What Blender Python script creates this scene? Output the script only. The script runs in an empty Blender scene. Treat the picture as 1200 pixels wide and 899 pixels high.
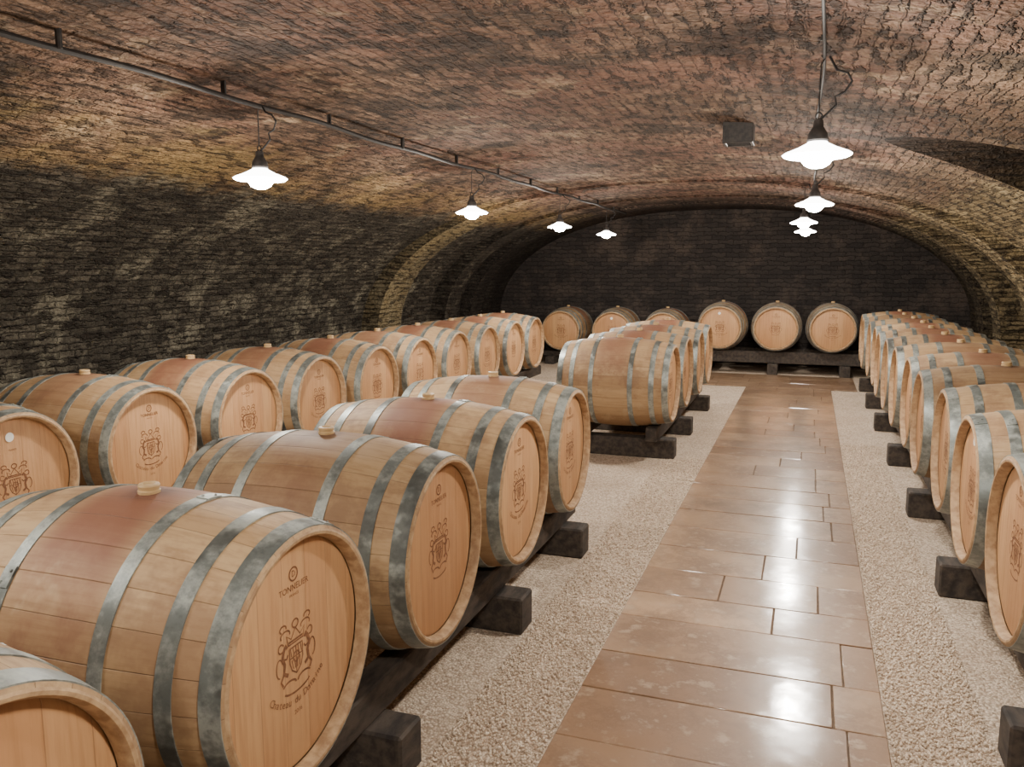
import bpy, bmesh, math, random
import numpy as np
from mathutils import Vector, Matrix
random.seed(4); np.random.seed(4)
S=bpy.context.scene
COL=S.collection

# ---------------------------------------------------------------- materials
class M:
    def __init__(s,name):
        s.m=bpy.data.materials.new(name); s.m.use_nodes=True
        s.n=s.m.node_tree.nodes; s.l=s.m.node_tree.links
        s.b=s.n['Principled BSDF']
    def node(s,t,**k):
        nd=s.n.new(t)
        for a,v in k.items(): setattr(nd,a,v)
        return nd
    def link(s,a,b): s.l.new(a,b)
    def val(s,sock,v):
        if hasattr(v,'is_output'): s.l.new(v,sock)
        else: sock.default_value=v
    def math(s,op,a,b=None,c=None):
        nd=s.node('ShaderNodeMath',operation=op)
        s.val(nd.inputs[0],a)
        if b is not None: s.val(nd.inputs[1],b)
        if c is not None: s.val(nd.inputs[2],c)
        return nd.outputs[0]
    def mix(s,f,a,b,mode='MIX'):
        nd=s.node('ShaderNodeMix',data_type='RGBA',blend_type=mode)
        s.val(nd.inputs[0],f); s.val(nd.inputs[6],a); s.val(nd.inputs[7],b)
        return nd.outputs[2]
    def noise(s,vec,scale,detail=3,rough=.55,out=0):
        nd=s.node('ShaderNodeTexNoise'); 
        if vec is not None: s.link(vec,nd.inputs['Vector'])
        nd.inputs['Scale'].default_value=scale; nd.inputs['Detail'].default_value=detail; nd.inputs['Roughness'].default_value=rough
        return nd.outputs[out]
    def ramp(s,f,lo,hi,a=0.,b=1.):
        nd=s.node('ShaderNodeMapRange',interpolation_type='SMOOTHSTEP')
        s.val(nd.inputs[0],f); nd.inputs[1].default_value=lo; nd.inputs[2].default_value=hi
        nd.inputs[3].default_value=a; nd.inputs[4].default_value=b
        return nd.outputs[0]
    def mapping(s,vec,scale=(1,1,1),loc=(0,0,0)):
        nd=s.node('ShaderNodeMapping'); s.link(vec,nd.inputs[0])
        nd.inputs['Scale'].default_value=scale; nd.inputs['Location'].default_value=loc
        return nd.outputs[0]
    def obj(s): return s.node('ShaderNodeTexCoord').outputs['Object']
    def uv(s): return s.node('ShaderNodeTexCoord').outputs['UV']
    def bump(s,h,strength=1,dist=.01,prev=None):
        nd=s.node('ShaderNodeBump'); s.link(h,nd.inputs['Height'])
        nd.inputs['Strength'].default_value=strength; nd.inputs['Distance'].default_value=dist
        if prev is not None: s.link(prev,nd.inputs['Normal'])
        s.link(nd.outputs[0],s.b.inputs['Normal']); return nd.outputs[0]
    def set(s,**k):
        for a,v in k.items(): s.val(s.b.inputs[a.replace('_',' ')],v)
def C(r,g,b):
    f=lambda c:((c/255+.055)/1.055)**2.4 if c>10 else c/255/12.92
    return (f(r),f(g),f(b),1)

def mat_vault(name='vault_brick',dark=0):
    m=M(name); uv=m.uv(); ob=m.obj()
    dn=m.noise(uv,9,3,.7,out=1)
    dv=m.node('ShaderNodeVectorMath',operation='MULTIPLY_ADD'); m.link(dn,dv.inputs[0]); dv.inputs[1].default_value=(.09,.055,.0); m.link(uv,dv.inputs[2])
    duv=dv.outputs[0]
    br=m.node('ShaderNodeTexBrick'); m.link(duv,br.inputs['Vector'])
    br.offset=.43; br.squash=.7; br.squash_frequency=3
    br.inputs['Scale'].default_value=1; br.inputs['Brick Width'].default_value=.20; br.inputs['Row Height'].default_value=.058
    br.inputs['Mortar Size'].default_value=.008; br.inputs['Mortar Smooth'].default_value=.8; br.inputs['Bias'].default_value=0
    br.inputs['Color1'].default_value=(0,0,0,1); br.inputs['Color2'].default_value=(1,1,1,1); br.inputs['Mortar'].default_value=(.5,.5,.5,1)
    rnd=br.outputs['Color']; mort=br.outputs['Fac']
    sx=m.node('ShaderNodeSeparateXYZ'); m.link(ob,sx.inputs[0]); X,Y,Z=sx.outputs
    big=m.noise(ob,.8,4,.7); mid=m.noise(ob,5,4,.7); fine=m.noise(ob,34,3,.65); pat=m.noise(ob,1.9,5,.75)
    pit=m.noise(m.mapping(duv,(5.0,18,1)),1.0,3,.65)
    pits=m.ramp(pit,.53,.60)
    ceil=m.mix(rnd,C(104,82,68),C(150,122,100))
    ceil=m.mix(m.ramp(big,.42,.58,0,.75),ceil,C(132,96,80))
    ceil=m.mix(m.ramp(mid,.48,.64,0,.65),ceil,C(92,74,62))
    ceil=m.mix(m.ramp(pat,.50,.62,0,.8),ceil,C(58,49,43))
    ceil=m.mix(m.ramp(pat,.44,.34,0,.65),ceil,C(186,162,132))
    wl=m.mix(rnd,C(60,56,49),C(106,99,87))
    wl=m.mix(m.ramp(mid,.45,.60,0,.7),wl,C(70,65,57))
    wl=m.mix(m.ramp(pat,.50,.64,0,.75),wl,C(150,143,124))
    wl=m.mix(m.ramp(pat,.42,.32,0,.55),wl,C(44,41,36))
    wl=m.mix(m.math('MULTIPLY',mort,.4),wl,C(44,40,35))
    wr=m.mix(rnd,C(128,112,84),C(196,176,136))
    wr=m.mix(m.ramp(mid,.5,.64,0,.8),wr,C(80,70,56))
    wr=m.mix(m.math('MULTIPLY',mort,.5),wr,C(84,74,58))
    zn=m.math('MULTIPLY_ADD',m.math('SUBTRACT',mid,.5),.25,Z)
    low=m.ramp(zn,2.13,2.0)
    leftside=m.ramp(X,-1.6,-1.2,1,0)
    lamplit_band=m.math('MULTIPLY',m.math('MULTIPLY',m.ramp(zn,2.30,2.18),m.ramp(zn,1.98,2.06)),leftside)
    ceil=m.mix(m.math('MULTIPLY',lamplit_band,m.ramp(big,.4,.6,.1,.7)),ceil,C(190,162,110))  # yellowish strip of lamp light painted into the left ceiling colour
    rightside=m.ramp(X,.2,1.0)
    ceil=m.mix(m.math('MULTIPLY',rightside,.4),ceil,C(132,114,88))
    wall=m.mix(leftside,wr,wl)
    ribm=m.math('MULTIPLY',m.math('MULTIPLY',m.ramp(Y,8.98,9.02),m.ramp(Y,9.62,9.6)),leftside)
    wall=m.mix(m.math('MULTIPLY',ribm,m.ramp(big,.35,.6,.4,.85)),wall,C(160,142,104))
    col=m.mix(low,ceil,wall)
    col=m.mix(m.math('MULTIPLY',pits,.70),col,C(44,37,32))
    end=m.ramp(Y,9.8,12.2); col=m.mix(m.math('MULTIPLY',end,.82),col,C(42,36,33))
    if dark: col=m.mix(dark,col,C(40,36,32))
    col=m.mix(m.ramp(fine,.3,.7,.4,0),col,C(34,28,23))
    m.set(Base_Color=col,Roughness=.9); m.b.inputs['Specular IOR Level'].default_value=.2
    h=m.math('MULTIPLY_ADD',mort,-.45,m.math('MULTIPLY',rnd,.35))
    h=m.math('MULTIPLY_ADD',pits,-.8,h)
    h=m.math('MULTIPLY_ADD',mid,1.1,h)
    h=m.math('MULTIPLY_ADD',fine,.45,h)
    m.bump(h,1,.045)
    return m.m
def mat_backwall():
    m=M('blackened_brick'); ob=m.obj(); sx=m.node('ShaderNodeSeparateXYZ'); m.link(ob,sx.inputs[0])
    cb=m.node('ShaderNodeCombineXYZ'); m.link(sx.outputs[0],cb.inputs[0]); m.link(sx.outputs[2],cb.inputs[1])
    dn=m.noise(ob,8,3,.7,out=1)
    dv=m.node('ShaderNodeVectorMath',operation='MULTIPLY_ADD'); m.link(dn,dv.inputs[0]); dv.inputs[1].default_value=(.13,.10,0); m.link(cb.outputs[0],dv.inputs[2])
    br=m.node('ShaderNodeTexBrick'); m.link(dv.outputs[0],br.inputs['Vector'])
    br.inputs['Scale'].default_value=1; br.inputs['Brick Width'].default_value=.22; br.inputs['Row Height'].default_value=.066
    br.inputs['Mortar Size'].default_value=.006; br.inputs['Mortar Smooth'].default_value=.8
    br.inputs['Color1'].default_value=C(40,35,33); br.inputs['Color2'].default_value=C(58,51,47); br.inputs['Mortar'].default_value=C(40,35,33)
    n=m.noise(ob,1.4,5,.75); col=m.mix(m.ramp(n,.48,.66,0,.65),br.outputs[0],C(86,74,66))
    m.set(Base_Color=col,Roughness=.9)
    m.bump(m.math('MULTIPLY_ADD',br.outputs['Fac'],-.4,m.math('MULTIPLY',m.noise(ob,8,3),1.1)),1,.03)
    return m.m
def mat_gravel(name='gravel_ground'):
    m=M(name); ob=m.obj()
    v=m.node('ShaderNodeTexVoronoi'); m.link(ob,v.inputs['Vector']); v.inputs['Scale'].default_value=110
    rnd=m.node('ShaderNodeSeparateColor'); m.link(v.outputs['Color'],rnd.inputs[0])
    col=m.mix(rnd.outputs[0],C(172,150,128),C(236,218,196))
    col=m.mix(m.ramp(m.noise(ob,1.6,4,.7),.45,.62,0,.35),col,C(176,152,128))
    col=m.mix(m.ramp(v.outputs['Distance'],.4,.8,0,.5),col,C(126,106,86))
    m.set(Base_Color=col,Roughness=.85)
    m.bump(m.math('SUBTRACT',1.0,v.outputs['Distance']),.85,.006)
    return m.m
def mat_pebble():
    m=M('pebbles'); g=m.node('ShaderNodeNewGeometry')
    col=m.mix(g.outputs['Random Per Island'],C(178,157,135),C(242,226,205))
    m.set(Base_Color=col,Roughness=.8); return m.m
def mat_tile():
    m=M('stone_tile'); ob=m.obj(); g=m.node('ShaderNodeNewGeometry')
    r=g.outputs['Random Per Island']
    col=m.mix(r,C(142,110,84),C(184,152,120))
    n=m.noise(ob,3.0,6,.78); col=m.mix(m.ramp(n,.42,.60,0,.75),col,C(130,100,75))
    n2=m.noise(ob,12,4,.7); col=m.mix(m.ramp(n2,.52,.70,0,.6),col,C(200,176,148))
    n3=m.noise(ob,1.3,5,.7); col=m.mix(m.ramp(n3,.52,.66,0,.5),col,C(108,84,66))
    m.set(Base_Color=col,Roughness=m.ramp(n,.35,.65,.38,.55))
    m.b.inputs['Specular IOR Level'].default_value=.5
    m.b.inputs['Coat Weight'].default_value=1.0; m.val(m.b.inputs['Coat Roughness'],m.ramp(n,.35,.65,.10,.20)); m.b.inputs['Coat IOR'].default_value=1.6
    nb=m.bump(m.math('MULTIPLY_ADD',m.noise(ob,5,2),1.0,m.math('MULTIPLY',n2,.15)),.3,.006)
    m.link(nb,m.b.inputs['Coat Normal'])
    return m.m
def mat_grout():
    m=M('grout'); m.set(Base_Color=m.mix(m.noise(m.obj(),30),C(60,46,36),C(130,108,86)),Roughness=.9); return m.m
NST=26
def mat_stave():
    m=M('oak_stave'); ob=m.obj(); sx=m.node('ShaderNodeSeparateXYZ'); m.link(ob,sx.inputs[0])
    oi=m.node('ShaderNodeObjectInfo')
    ang=m.math('MULTIPLY',m.math('ADD',m.math('ARCTAN2',sx.outputs[1],sx.outputs[2]),math.pi),NST/(2*math.pi))
    ang=m.math('ADD',ang,.5)
    fl=m.math('FLOOR',ang); fr=m.math('FRACT',ang)
    wn=m.node('ShaderNodeTexWhiteNoise',noise_dimensions='2D'); cb=m.node('ShaderNodeCombineXYZ')
    m.link(fl,cb.inputs[0]); m.link(m.math('MULTIPLY',oi.outputs['Random'],91.7),cb.inputs[1]); m.link(cb.outputs[0],wn.inputs['Vector'])
    col=m.mix(wn.outputs['Value'],C(178,146,108),C(200,170,130))
    off=m.node('ShaderNodeVectorMath',operation='MULTIPLY_ADD'); m.link(oi.outputs['Random'],off.inputs[0]); off.inputs[1].default_value=(37,37,37); m.link(ob,off.inputs[2])
    o=off.outputs[0]
    grain=m.noise(m.mapping(o,(2.0,38,38)),1.6,4,.65)
    col=m.mix(m.ramp(grain,.4,.72,0,.55),col,C(148,115,82))
    blot=m.noise(o,3.6,5,.72)
    col=m.mix(m.ramp(blot,.47,.64,0,.65),col,C(142,110,84))
    col=m.mix(m.ramp(blot,.40,.30,0,.45),col,C(208,186,152))
    ax=m.math('ABSOLUTE',sx.outputs[0])
    st=m.math('MULTIPLY',m.ramp(m.math('MULTIPLY_ADD',blot,.12,ax),.24,.13),m.ramp(m.math('MULTIPLY_ADD',blot,.6,sx.outputs[2]),.28,.62))
    st=m.math('MULTIPLY',st,m.ramp(oi.outputs['Random'],.1,.7,.35,.9))
    col=m.mix(st,col,C(138,92,72))
    # darker spill right around the bunghole
    rr=m.math('SQRT',m.math('ADD',m.math('MULTIPLY',sx.outputs[0],sx.outputs[0]),m.math('MULTIPLY',sx.outputs[1],sx.outputs[1])))
    sp=m.math('MULTIPLY',m.ramp(m.math('MULTIPLY_ADD',blot,.08,rr),.12,.07),m.ramp(sx.outputs[2],.2,.25))
    col=m.mix(m.math('MULTIPLY',sp,.6),col,C(96,60,48))
    col=m.mix(m.ramp(sx.outputs[2],.05,-.3,0,.45),col,C(98,74,54))  # shade on the barrel's underside painted into the wood colour
    gr=m.math('MAXIMUM',m.ramp(fr,.02,.0),m.ramp(fr,.98,1.0))
    col=m.mix(m.math('MULTIPLY',gr,.5),col,C(92,66,46))
    tint=m.mix(oi.outputs['Random'],(.74,.72,.70,1),(1.0,.98,.96,1)); col=m.mix(1.0,col,tint,'MULTIPLY')
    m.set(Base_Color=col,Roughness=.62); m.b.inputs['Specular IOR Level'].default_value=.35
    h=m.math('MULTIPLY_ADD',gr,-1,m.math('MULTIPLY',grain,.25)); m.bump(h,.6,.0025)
    return m.m
def mat_head():
    m=M('oak_head'); ob=m.obj(); sx=m.node('ShaderNodeSeparateXYZ'); m.link(ob,sx.inputs[0])
    oi=m.node('ShaderNodeObjectInfo')
    t=m.math('MULTIPLY_ADD',sx.outputs[1],11.0,20.5); fl=m.math('FLOOR',t); fr=m.math('FRACT',t)
    wn=m.node('ShaderNodeTexWhiteNoise',noise_dimensions='2D'); cb=m.node('ShaderNodeCombineXYZ')
    m.link(fl,cb.inputs[0]); m.link(m.math('MULTIPLY',oi.outputs['Random'],51.7),cb.inputs[1]); m.link(cb.outputs[0],wn.inputs['Vector'])
    col=m.mix(wn.outputs['Value'],C(194,146,102),C(208,164,118))
    off=m.node('ShaderNodeVectorMath',operation='MULTIPLY_ADD'); m.link(oi.outputs['Random'],off.inputs[0]); off.inputs[1].default_value=(17,27,37); m.link(ob,off.inputs[2])
    g=m.noise(m.mapping(off.outputs[0],(5,40,2.5)),1.8,4,.6)
    col=m.mix(m.ramp(g,.4,.7,0,.45),col,C(168,120,80))
    gr=m.math('MAXIMUM',m.ramp(fr,.02,.0),m.ramp(fr,.98,1.0)); col=m.mix(m.math('MULTIPLY',gr,.5),col,C(118,80,54))
    tint=m.mix(oi.outputs['Random'],(.84,.80,.76,1),(1,1,1,1)); col=m.mix(1.0,col,tint,'MULTIPLY')
    m.set(Base_Color=col,Roughness=.55); m.bump(m.math('MULTIPLY_ADD',gr,-1,g),.4,.002)
    return m.m
def mat_hoop():
    m=M('galvanized_hoop'); ob=m.obj(); oi=m.node('ShaderNodeObjectInfo')
    off=m.node('ShaderNodeVectorMath',operation='MULTIPLY_ADD'); m.link(oi.outputs['Random'],off.inputs[0]); off.inputs[1].default_value=(17,27,37); m.link(ob,off.inputs[2])
    n=m.noise(off.outputs[0],9,5,.75); n2=m.noise(off.outputs[0],60,2,.6)
    col=m.mix(m.ramp(n,.4,.62),C(118,124,121),C(164,168,161))
    col=m.mix(m.ramp(n2,.5,.8,0,.45),col,C(90,93,90))
    col=m.mix(m.ramp(m.noise(off.outputs[0],4,4,.7),.52,.61,0,.75),col,C(76,77,74))
    m.set(Base_Color=col,Metallic=.45,Roughness=m.ramp(n,.3,.7,.36,.58)); m.bump(n2,.15,.002)
    return m.m
def simple(name,c1,c2,rough=.6,scale=20,metal=0,bumpd=.002,stretch=(1,1,1)):
    m=M(name); n=m.noise(m.mapping(m.obj(),stretch),scale,4,.6)
    m.set(Base_Color=m.mix(m.ramp(n,.3,.7),c1,c2),Roughness=rough,Metallic=metal)
    if bumpd: m.bump(n,.6,bumpd)
    return m.m
MV=mat_vault(); MVD=mat_vault('vault_brick_shaded',.8); MB=mat_backwall(); MG=mat_gravel(); MP=mat_pebble(); MT=mat_tile(); MGR=mat_grout()  # second vault brick has the alcove's shade mixed into its colour
MS=mat_stave(); MH=mat_head(); MHO=mat_hoop()
MST=simple('branded_mark',C(104,66,42),C(138,92,60),.7,80,0,0)
MSE=simple('oak_chime',C(146,114,82),C(186,156,118),.65,30)
MBU=simple('silicone_bung',C(190,158,112),C(206,176,130),.45,20,0,0)
MTI=simple('dark_timber',C(36,31,28),C(74,64,55),.8,9,0,.006,(3,1,3))
MIR=simple('black_iron',C(30,28,27),C(58,52,48),.5,40)
MCA=simple('cable_rubber',C(26,24,23),C(46,41,38),.7,40,0,0)
MWT=simple('paper_tag',C(235,235,228),C(245,245,240),.6,10,0,0)
def emis(name,st):
    m=M(name); m.set(Base_Color=(1,1,1,1)); m.b.inputs['Emission Color'].default_value=(1,.95,.88,1); m.b.inputs['Emission Strength'].default_value=st; return m.m
MBL=emis('lamp_glass',80); MOP=emis('glowing_shade',14)  # enamel shade given its own glow, standing in for the bulb's glare

# ---------------------------------------------------------------- geometry helpers
class G:
    def __init__(s): s.v=[]; s.f=[]; s.m=[]
    def add(s,vs,fs,mi):
        o=len(s.v); s.v+= [tuple(v) for v in vs]; s.f+=[tuple(i+o for i in f) for f in fs]; s.m+=[mi]*len(fs)
    def lathe(s,prof,n,mi,axis='x',off=(0,0,0),closed=False,flip=False):
        vs=[];fs=[]
        for (a,r) in prof:
            for i in range(n):
                t=2*math.pi*i/n
                if axis=='x': p=(a,r*math.sin(t),r*math.cos(t))
                else: p=(r*math.cos(t),r*math.sin(t),a)
                vs.append((p[0]+off[0],p[1]+off[1],p[2]+off[2]))
        k=len(prof)
        for j in range(k if closed else k-1):
            j2=(j+1)%k
            for i in range(n):
                i2=(i+1)%n; q=(j*n+i,j*n+i2,j2*n+i2,j2*n+i)
                fs.append(q[::-1] if flip else q)
        s.add(vs,fs,mi)
    def box(s,x0,x1,y0,y1,z0,z1,mi,b=.006,rot=0,jit=0):
        cx,cy,cz=(x0+x1)/2,(y0+y1)/2,(z0+z1)/2; hx,hy,hz=(x1-x0)/2,(y1-y0)/2,(z1-z0)/2
        bm=bmesh.new(); bmesh.ops.create_cube(bm,size=2)
        for v in bm.verts: v.co=Vector((v.co.x*hx,v.co.y*hy,v.co.z*hz))+Vector([random.uniform(-jit,jit) for _ in range(3)])
        if b: bmesh.ops.bevel(bm,geom=bm.edges[:],offset=b,segments=1,affect='EDGES')
        R=Matrix.Rotation(rot,3,'Z'); bm.verts.index_update()
        vs=[(R@v.co)+Vector((cx,cy,cz)) for v in bm.verts]; fs=[[v.index for v in f.verts] for f in bm.faces]; bm.free()
        s.add(vs,fs,mi)
    def tube(s,pts,r,n,mi):
        pts=[Vector(p) for p in pts]; vs=[];fs=[]; up=Vector((.13,.21,.97)).normalized()
        for i,p in enumerate(pts):
            d=(pts[min(i+1,len(pts)-1)]-pts[max(i-1,0)]).normalized()
            if abs(d.dot(up))>.98: u=Vector((1,0,0))
            else: u=up
            a=d.cross(u).normalized(); b=d.cross(a).normalized()
            for k in range(n):
                t=2*math.pi*k/n; vs.append(p+a*math.cos(t)*r+b*math.sin(t)*r)
        for i in range(len(pts)-1):
            for k in range(n): fs.append((i*n+k,i*n+(k+1)%n,(i+1)*n+(k+1)%n,(i+1)*n+k))
        fs.append(tuple(range(n))[::-1]); fs.append(tuple((len(pts)-1)*n+k for k in range(n)))
        s.add(vs,fs,mi)
    def mesh(s,name,mats,angle=35):
        me=bpy.data.meshes.new(name); me.from_pydata(s.v,[],s.f); 
        for mt in mats: me.materials.append(mt)
        me.polygons.foreach_set('material_index',s.m); me.polygons.foreach_set('use_smooth',[True]*len(s.f))
        me.update()
        me.set_sharp_from_angle(angle=math.radians(angle)); return me
def put(name,me,loc=(0,0,0),rz=0,parent=None,rx=0):
    o=bpy.data.objects.new(name,me); COL.objects.link(o); o.location=loc; o.rotation_euler=(rx,0,rz)
    if parent: o.parent=parent
    return o

# ---------------------------------------------------------------- barrel
L=.44; RM=.352; RE=.300
def rad(x): return RM-(RM-RE)*(abs(x)/L)**2.0
def textmesh(txt,size):
    cu=bpy.data.curves.new('t','FONT'); cu.body=txt; cu.size=size; cu.align_x='CENTER'; cu.align_y='CENTER'; cu.resolution_u=2
    o=bpy.data.objects.new('t',cu); COL.objects.link(o); bpy.context.view_layer.update()
    me=o.evaluated_get(bpy.context.evaluated_depsgraph_get()).to_mesh()
    vs=[tuple(v.co) for v in me.vertices]; fs=[tuple(p.vertices) for p in me.polygons]
    bpy.data.objects.remove(o); return vs,fs
def stroke2d(pts,w):
    vs=[];fs=[]
    for i,p in enumerate(pts):
        a=pts[max(i-1,0)]; b=pts[min(i+1,len(pts)-1)]; dx,dy=b[0]-a[0],b[1]-a[1]; l=math.hypot(dx,dy) or 1
        nx,ny=-dy/l*w/2,dx/l*w/2
        vs+=[(p[0]+nx,p[1]+ny),(p[0]-nx,p[1]-ny)]
    for i in range(len(pts)-1): fs.append((2*i,2*i+1,2*i+3,2*i+2))
    return vs,fs
def brand(g,xp,style):
    cnt=[0]
    def flat(vs,fs,ox=0,oy=0,rot=0):
        cnt[0]+=1; e=xp+.0006+cnt[0]*1e-5
        c,s_=math.cos(rot),math.sin(rot)
        g.add([(e,v[0]*c-v[1]*s_+ox,v[0]*s_+v[1]*c+oy) for v in vs],fs,4)
    def st(p,w=.003,ox=0,oy=0): flat(*stroke2d(p,w),ox,oy)
    def arc(cx,cy,rx,ry,a0,a1,n=20): return [(cx+rx*math.cos(math.radians(a0+(a1-a0)*i/n)),cy+ry*math.sin(math.radians(a0+(a1-a0)*i/n))) for i in range(n+1)]
    cy=-.01
    sh=[(-.026,.03),(.026,.03),(.026,-.005),(.018,-.025),(0,-.038),(-.018,-.025),(-.026,-.005),(-.026,.03)]
    st(sh,.004,0,cy); st([(-.026,.005),(.026,.005)],.003,0,cy); st([(0,.03),(0,-.036)],.003,0,cy)
    for k in range(5): st([(-.022+k*.01,.028),(-.018+k*.01,.008)],.003,0,cy)
    for k in range(4): st([(-.018+k*.011,.0),(-.012+k*.008,-.024)],.003,0,cy)
    st([(-.03,.04),(-.036,.066),(-.018,.052),(0,.075),(.018,.052),(.036,.066),(.03,.04),(-.03,.04)],.004,0,cy); st([(-.028,.046),(.028,.046)],.005,0,cy)
    for s_ in (-1,1):
        st([(s_*x,y) for x,y in [(.034,-.03),(.05,-.02),(.046,.0),(.054,.02),(.048,.035),(.04,.045),(.036,.036)]],.010,0,cy)
        st([(s_*x,y) for x,y in [(.05,.015),(.038,.012),(.032,.02)]],.005,0,cy)
        st([(s_*x,y) for x,y in [(.05,-.02),(.062,-.035),(.054,-.048)]],.006,0,cy)
        st([(s_*p[0],p[1]) for p in arc(.066,.0,.012,.022,-90,160)],.0035,0,cy)
        st([(s_*p[0],p[1]) for p in arc(.040,.070,.018,.010,-30,200)],.004,0,cy)
        st([(s_*p[0],p[1]) for p in arc(.048,.088,.012,.008,-60,200)],.004,0,cy)
        st([(s_*p[0],p[1]) for p in arc(.03,-.058,.026,.012,180,20)],.005,0,cy)
        st([(s_*p[0],p[1]) for p in arc(.058,.045,.010,.010,-120,160)],.004,0,cy)
    st(arc(0,.085,.012,.010,0,360),.004,0,cy); st(arc(0,-.068,.05,.014,190,350),.005,0,cy)
    st(arc(0,0,.012,.012,0,360),.004,0,cy+.004)
    if style!=1:
        txt="Chateau du Domaine"; n=len(txt)
        for i,ch in enumerate(txt):
            if ch==' ': continue
            a=math.radians(-90+(i-(n-1)/2)*4.7); R=.155
            vs,fs=textmesh(ch,.026); flat(vs,fs,R*math.cos(a),.042+R*math.sin(a),a+math.pi/2)
        vs,fs=textmesh("2016",.016); flat(vs,fs,0,-.142)
    if style!=2:
        st(arc(0,.195,.016,.016,0,360),.004); vs,fs=textmesh("D",.022); flat(vs,fs,0,.195)
        vs,fs=textmesh("TONNELIER",.022); flat(vs,fs,0,.163)
    vs,fs=textmesh("FRANCE",.010); flat(vs,fs,0,.145)
def make_barrel(name,style):
    g=G(); N=78
    prof=[(-L+.003,RE-.006)]+[(x,rad(x)) for x in np.linspace(-L+.006,L-.006,27)]+[(L-.003,RE-.006)]
    g.lathe(prof,N,0,flip=True)
    rin=RE-.024; rec=.034
    for sgn in (1,-1):
        p=[(sgn*(L-.003),RE-.006),(sgn*L,RE-.011),(sgn*(L-.001),RE-.018),(sgn*(L-.012),rin),(sgn*(L-rec),rin-.001)]
        g.lathe(p,N,3,flip=(sgn<0)^True)
        xh=sgn*(L-rec)
        g.lathe([(xh-sgn*.004,rin),(xh,rin-.012),(xh,.001)],N,1,flip=(sgn<0)^True)
    t=.0028
    hoops=[(.388,.434),(.292,.330),(.135,.171)]
    for a,b in hoops:
        for sgn in (1,-1):
            x0,x1=sorted((sgn*a,sgn*b)); xs=np.linspace(x0,x1,4)
            p=[(x0,rad(x0)-.002)]+[(x,rad(x)+t) for x in xs]+[(x1,rad(x1)-.002)]
            g.lathe(p,N,2,flip=True)
            ang0=random.uniform(-.9,.9)+(.8 if sgn>0 else -.8)
            n=8; vs=[];fs=[]
            for i in range(n+1):
                tt=ang0+i*.018
                for x in (x0+.001,x1-.001):
                    for rr in (0,.0028): 
                        r=rad(x)+t+rr-.0002; vs.append((x,r*math.sin(tt),r*math.cos(tt)))
            for i in range(n):
                o=i*4; q=o+4
                fs+=[(o+1,o+3,q+3,q+1),(o,o+1,q+1,q),(o+2,q+2,q+3,o+3)]
            fs+=[(0,2,3,1),(n*4,n*4+1,n*4+3,n*4+2)]
            g.add(vs,fs,2)
            for k,tt in enumerate((ang0+.035,ang0+.11)):
                x=(x0+x1)/2+(.008 if k else -.008); r=rad(x)+t+.002
                c=Vector((x,r*math.sin(tt),r*math.cos(tt))); bm=bmesh.new(); bmesh.ops.create_icosphere(bm,subdivisions=1,radius=.0045)
                g.add([v.co+c for v in bm.verts],[[v.index for v in f.verts] for f in bm.faces],2); bm.free()
    g.lathe([(RM-.004,.026),(RM+.006,.027),(RM+.008,.024),(RM+.018,.026),(RM+.022,.024),(RM+.023,.016),(RM+.019,.012),(RM+.019,.0005)],24,5,axis='z')
    brand(g,L-rec,style)
    if style==2:
        vs=[(.02*math.cos(a),.02*math.sin(a)) for a in np.linspace(0,2*math.pi,20,endpoint=False)]
        g.add([(L-rec+.0022,v[0]-.01,v[1]+.2) for v in vs],[tuple(range(20))],6)
    return g.mesh(name,[MS,MH,MHO,MSE,MST,MBU,MWT])
BM=[make_barrel('barrel_mesh_%s'%c,i) for i,c in enumerate('abc')]
ZC=.602
def barrel(x,y,rz,i,z=ZC):
    put('wine_barrel',BM[i%3],(x+random.uniform(-.012,.012),y,z),rz+random.uniform(-.012,.012))
P=.78
X1=-1.50
barrel(X1-.01,.755,0,1)
for i in range(1,5): barrel(X1,.78+P*i,0,0 if i!=2 else 1)
for i in range(4): barrel(X1+.10,6.46+P*i,0,i)
X2=-3.52
for i in range(11): barrel(X2,1.70+P*i,0,2 if i==1 else (i%2))
XR=1.07
for i in range(13): barrel(XR,2.17+P*i,math.pi,i)
for i,x in enumerate([.315,-.435,-1.185]): barrel(x,12.55,-math.pi/2,i,.655)
for i,x in enumerate([-2.04,-2.82,-3.62]): barrel(x,12.80,-math.pi/2,i+1,.535)

# ---------------------------------------------------------------- timber racks
def rack(xc,y0,y1,beams,along='y',zt=ZC):
    g=G(); top=zt-rad(.245)+.001; zb=min(.155,top-.08)
    if along=='y':
        for off in (-.29,.29): g.box(xc+off-.045,xc+off+.045,y0,y1,zb+.001,top,0,.006,0,.0)
        for yb in beams: g.box(xc-.45,xc+.45,yb-.07,yb+.07,.0,zb,0,.008,0,.0)
    else:
        for off in (-.29,.29): g.box(y0,y1,xc+off-.045,xc+off+.045,zb+.001,top,0,.006)
        for yb in beams: g.box(yb-.07,yb+.07,xc-.45,xc+.45,.0,zb,0,.008)
    put('barrel_rack',g.mesh('barrel_rack',[MTI]))
rack(X1,.42,4.30,[1.1,2.05,3.12,4.08])
rack(X1+.10,6.30,9.15,[6.50,7.5,8.85])
rack(X2,1.3,10.0,[1.5,2.9,4.2,5.5,6.8,8.1,9.4])
rack(XR,1.7,12.0,[2.72,4.15,5.45,6.85,8.3,9.6,10.9])
rack(12.55,-1.65,.75,[-1.4,-.45,.5],along='x',zt=.655)
rack(12.80,-4.05,-1.66,[-3.8,-2.4],along='x',zt=.535)

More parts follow.
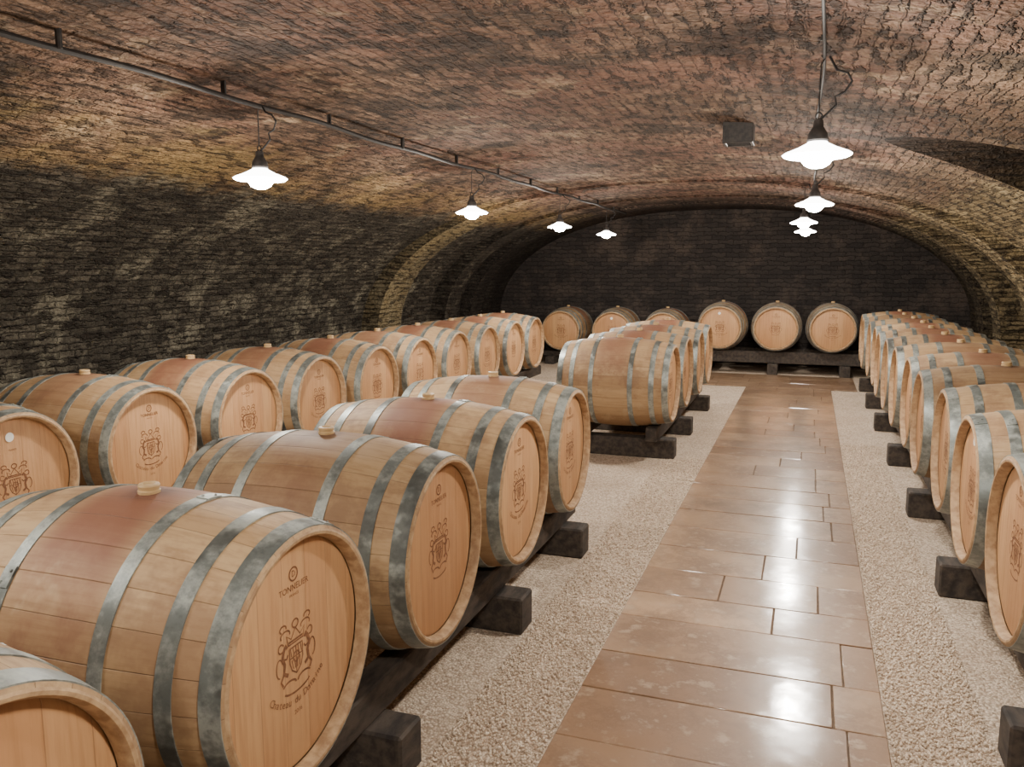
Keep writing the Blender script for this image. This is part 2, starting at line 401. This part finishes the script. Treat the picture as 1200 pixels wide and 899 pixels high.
# ---------------------------------------------------------------- vault
XCN=-1.42; ZS=.60; EX=2.3; AM=3.78; BMN=1.81
secs=[(-3.6,9.0,AM,BMN),(9.0,9.62,3.56,1.79),(9.62,10.9,3.76,1.81),(10.9,11.35,3.52,1.79),(11.35,11.8,3.68,1.80),(11.8,12.25,3.50,1.77),(12.25,13.45,3.62,1.80)]
NP=90
def prof(a,b):
    pts=[(XCN-a,0),(XCN-a,ZS*.5)]
    for i in range(NP+1):
        t=math.pi*i/NP; c,s_=math.cos(t),math.sin(t)
        pts.append((XCN-a*math.copysign(abs(c)**(2/EX),c),ZS+b*max(s_,0)**(2/EX)))
    return pts+[(XCN+a,ZS*.5),(XCN+a,0)]
def zc(x,a=AM,b=BMN): return ZS+b*(1-abs((x-XCN)/a)**EX)**(1/EX)
vs=[];rings=[]
for (y0,y1,a,b) in secs:
    for y in (y0,y1):
        p=prof(a,b); base=len(vs); vs+=[(x,y,z) for x,z in p]; rings.append(base)
n=len(prof(1,1))
ss=[0]; p=prof(3.75,1.85)
for i in range(1,n): ss.append(ss[-1]+math.hypot(p[i][0]-p[i-1][0],p[i][1]-p[i-1][1]))
bm=bmesh.new(); bv=[bm.verts.new(v) for v in vs]; ul=bm.loops.layers.uv.new('UVMap')
def face(idx,uv):
    f=bm.faces.new([bv[i] for i in idx])
    for l,u in zip(f.loops,uv): l[ul].uv=u
    return f
for r in range(len(rings)-1):
    A,B=rings[r],rings[r+1]; ya,yb=vs[A][1],vs[B][1]
    if abs(ya-yb)<1e-6: yb=ya+.2
    for i in range(n-1):
        face((A+i,A+i+1,B+i+1,B+i),[(ya,ss[i]),(ya,ss[i+1]),(yb,ss[i+1]),(yb,ss[i])])
    face((A+n-1,A,B,B+n-1),[(0,0)]*4)
face([rings[0]+i for i in range(n)],[(vs[rings[0]+i][0],vs[rings[0]+i][2]) for i in range(n)])
face([rings[-1]+i for i in range(n)][::-1],[(vs[rings[-1]+i][0],vs[rings[-1]+i][2]) for i in range(n)][::-1])
bmesh.ops.recalc_face_normals(bm,faces=bm.faces)
me=bpy.data.meshes.new('room'); bm.to_mesh(me); bm.free(); me.materials.append(MV)
room=put('room',me)
def niche(yc,R,zc_,x0,x1):
    bm=bmesh.new(); ul=bm.loops.layers.uv.new('UVMap'); N=48
    pts=[(yc+R,.25)]+[(yc+R*math.cos(math.pi*i/N),zc_+R*math.sin(math.pi*i/N)) for i in range(N+1)]+[(yc-R,.25)]
    A=[bm.verts.new((x0,y,z)) for y,z in pts]; B=[bm.verts.new((x1,y,z)) for y,z in pts]
    s=[0]
    for i in range(1,len(pts)): s.append(s[-1]+math.hypot(pts[i][0]-pts[i-1][0],pts[i][1]-pts[i-1][1]))
    k=len(pts)
    for i in range(k-1):
        f=bm.faces.new((A[i],A[i+1],B[i+1],B[i]))
        for l,u in zip(f.loops,[(x0,s[i]),(x0,s[i+1]),(x1,s[i+1]),(x1,s[i])]): l[ul].uv=u
    f=bm.faces.new((A[-1],A[0],B[0],B[-1]))
    for Q,pp in ((A,pts),(B,pts)):
        f=bm.faces.new(Q)
        for l,u in zip(f.loops,pp): l[ul].uv=u
    bmesh.ops.recalc_face_normals(bm,faces=bm.faces)
    me=bpy.data.meshes.new('n'); bm.to_mesh(me); bm.free(); me.materials.append(MV)
    return put('n',me)
cut=[niche(5.55,1.08,1.18,-.6,3.6)]
for c in cut:
    md=room.modifiers.new('b','BOOLEAN'); md.operation='UNION'; md.object=c; md.solver='EXACT'
bpy.context.view_layer.update()
ev=bpy.data.meshes.new_from_object(room.evaluated_get(bpy.context.evaluated_depsgraph_get()))
bpy.data.objects.remove(room)
for c in cut: bpy.data.objects.remove(c)
def part(name,test,mat):
    bm=bmesh.new(); bm.from_mesh(ev)
    d=[f for f in bm.faces if not test(f.calc_center_median(),f.normal)]
    bmesh.ops.delete(bm,geom=d,context='FACES')
    me=bpy.data.meshes.new(name); bm.to_mesh(me); bm.free()
    me.materials.clear(); me.materials.append(mat)
    for pl in me.polygons: pl.material_index=0; pl.use_smooth=True
    me.set_sharp_from_angle(angle=math.radians(25))
    return put(name,me)
isfl=lambda c,n: c.z<.001
isbk=lambda c,n: c.y>13.44
isfr=lambda c,n: c.y<-3.59
def isal(c,n):
    if not (4.3<c.y<6.75 and c.x>0): return False
    u=(c.x-XCN)/AM; v=max(c.z-ZS,0)/BMN
    return abs(u)**EX+v**EX>1.01
part('wall_back',lambda c,n: isbk(c,n) and not isfl(c,n),MB)
part('wall_front',lambda c,n: isfr(c,n),MB)
rest=lambda c,n: not(isfl(c,n) or isbk(c,n) or isfr(c,n) or isal(c,n))
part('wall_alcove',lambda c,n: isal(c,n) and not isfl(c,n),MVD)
part('ceiling',lambda c,n: rest(c,n) and c.z>=1.75,MV)
part('wall_left',lambda c,n: rest(c,n) and c.z<1.75 and c.x<XCN,MV)
part('wall_right',lambda c,n: rest(c,n) and c.x>XCN and c.z<1.75,MV)

# ---------------------------------------------------------------- floor, path, gravel
g=G(); g.add([(-5.3,-3.6,0),(3.7,-3.6,0),(3.7,13.5,0),(-5.3,13.5,0)],[(0,1,2,3)],0); put('floor',g.mesh('floor',[MG]))
g=G(); PX0,PX1=-.71,.30
g.box(PX0,PX1,-3.5,10.8,.0005,.006,1,0); g.box(-3.1,.60,10.8,12.05,.0005,.006,1,0)
y=-3.5; k=0
while y<10.78:
    d=random.choice([.28,.30,.33,.36]); d=min(d,10.8-y)
    if d<.12: d=10.8-y
    cuts=[[.80],[.62],[.84],[.70],[.38,.80],[.88],[.55]][(k*3+random.randint(0,1))%7]; k+=1
    xs=[PX0]+[PX0+(PX1-PX0)*c for c in cuts]+[PX1]
    for a,b in zip(xs[:-1],xs[1:]):
        h=.013+random.uniform(-.001,.001)
        g.box(a+.003,b-.003,y+.003,y+d-.003,.004,h,0,.002,0,.0008)
    y+=d
for r in range(3):
    x=-3.1; y0=10.8+r*.4167
    while x<.59:
        w=min(random.uniform(.4,.65),.60-x); w=.60-x if .60-x-w<.15 else w
        g.box(x+.002,x+w-.002,y0+.002,y0+.4147,.004,.013,0,.002); x+=w
put('tiled_path',g.mesh('tiled_path',[MT,MGR]))
bm=bmesh.new(); bmesh.ops.create_icosphere(bm,subdivisions=1,radius=1); iv=np.array([v.co[:] for v in bm.verts]); iff=np.array([[v.index for v in f.verts] for f in bm.faces]); bm.free()
def scatter(x0,x1,y0,y1,dens):
    n=int((x1-x0)*(y1-y0)*dens); return np.column_stack([np.random.uniform(x0,x1,n),np.random.uniform(y0,y1,n)])
pts=np.vstack([scatter(-1.04,-.718,1.3,3.6,12000),scatter(-1.04,-.718,3.6,6.5,5000),scatter(.308,.61,2.0,4.5,12000),scatter(.308,.61,4.5,7.5,5000)])
n=len(pts); R=np.random.uniform(.0025,.0055,n)
q=np.random.normal(size=(n,3,3)); q,_=np.linalg.qr(q)
loc=iv[None]*(np.random.uniform(.7,1.25,(n,1,3)))*R[:,None,None]; loc=np.einsum('nij,nkj->nki',q,loc)
loc+=np.column_stack([pts,R*.6+np.random.uniform(0,.003,n)])[:,None,:]
V=loc.reshape(-1,3); F=(iff[None]+12*np.arange(n)[:,None,None]).reshape(-1,3)
me=bpy.data.meshes.new('gravel'); me.vertices.add(len(V)); me.vertices.foreach_set('co',V.ravel())
me.loops.add(F.size); me.loops.foreach_set('vertex_index',F.ravel().astype(np.int32)); me.polygons.add(len(F)); me.polygons.foreach_set('loop_start',np.arange(0,F.size,3,dtype=np.int32))
me.update(calc_edges=True); me.polygons.foreach_set('use_smooth',[True]*len(F)); me.materials.append(MP); put('gravel',me)

# ---------------------------------------------------------------- lamps and conduit
XL,XRL=-2.60,0.0; ZL=1.935; HANG=.065
def lamp_mesh(drop):
    g=G()
    g.lathe([(.0,.128),(.004,.132),(.012,.120),(.030,.074),(.048,.040),(.056,.034)],40,0,axis='z')
    g.lathe([(.0,.128),(-.006,.118),(-.010,.064),(-.034,.048),(-.046,.026),(-.049,.0005)],40,2,axis='z')
    g.lathe([(.052,.036),(.060,.040),(.085,.036),(.110,.020),(.135,.018),(.140,.0005)],24,1,axis='z')
    g.tube([(.012*math.cos(t),0,.15+.014*math.sin(t)) for t in np.linspace(0,2*math.pi,14)],.003,6,1)
    g.tube([(0,0,.162),(0,0,drop-.03),(.012,0,drop-.012),(0,0,drop)],.003,6,1)
    g.tube([(.0,.0,.13),(.03,.01,.16),(.06,.015,.19),(.055,.01,.22),(.09,.01,.235),(.115,.0,.27),(.10,-.01,.30),(.06,-.01,.315),(.03,0,drop-.005)],.0045,8,3)
    return g.mesh('pendant_lamp',[MOP,MIR,MBL,MCA])
mL=lamp_mesh(zc(XL)-ZL-HANG)
mR=lamp_mesh(zc(XRL)-ZL-.015)
ys=[-1.9,.8,3.55,6.30,8.80,11.0]
for x,mm in ((XL,mL),(XRL,mR)):
    for y in ys:
        o=put('pendant_lamp',mm,(x-(.09 if (x==XRL and y>8.7) else 0),y,ZL),random.uniform(-.3,.3))
        li=bpy.data.lights.new('bulb_light','POINT'); li.energy={-1.9:34,.8:58,11.0:42}.get(y,72); li.color=(1,.92,.81); li.shadow_soft_size=.055
        lo=put('bulb_light',li,(0,0,-.11),0,o)
for x,hg,r in ((XL,HANG,.012),(XRL,.015,.006)):
    g=G(); pts=[(x+.012*math.sin(y*2.1),y,zc(x)-hg+.006*math.sin(y*5)) for y in np.linspace(-3.5,12.2,90)]
    g.tube(pts,r,10,0)
    for y in np.arange(-3,12,.9): g.box(x-r,x+r,y-.006,y+.006,zc(x)-hg-.5*r,zc(x)+.01,1,.001)
    put('ceiling_conduit',g.mesh('ceiling_conduit',[MCA,MIR]))
g=G(); vx,vy=-.46,5.45; z=zc(vx); H=.09
for a,b,c,d in ((-H,H,-H,-H+.02),(-H,H,H-.02,H),(-H,-H+.02,-H+.02,H-.02),(H-.02,H,-H+.02,H-.02)):
    g.box(vx+a,vx+b,vy+c,vy+d,z-.12,z+.03,0,.003)
g.box(vx-H+.02,vx+H-.02,vy-H+.02,vy+H-.02,z-.08,z+.02,0,0)
for k in range(4): g.box(vx-H+.02,vx+H-.02,vy-.056+k*.034,vy-.048+k*.034,z-.112,z-.08,0,.001)
put('ceiling_vent',g.mesh('ceiling_vent',[MIR]))

# ---------------------------------------------------------------- world + camera
w=bpy.data.worlds.new('w'); S.world=w; w.use_nodes=True; w.node_tree.nodes['Background'].inputs[0].default_value=(.5,.42,.35,1); w.node_tree.nodes['Background'].inputs[1].default_value=.1
cam=bpy.data.cameras.new('camera'); co=bpy.data.objects.new('camera',cam); COL.objects.link(co)
cam.sensor_width=36; cam.lens=970/1200*36; cam.clip_start=.05
co.location=(0,0,1.5); co.rotation_euler=(math.radians(90-7.97),0,math.radians(19.7))
S.camera=co
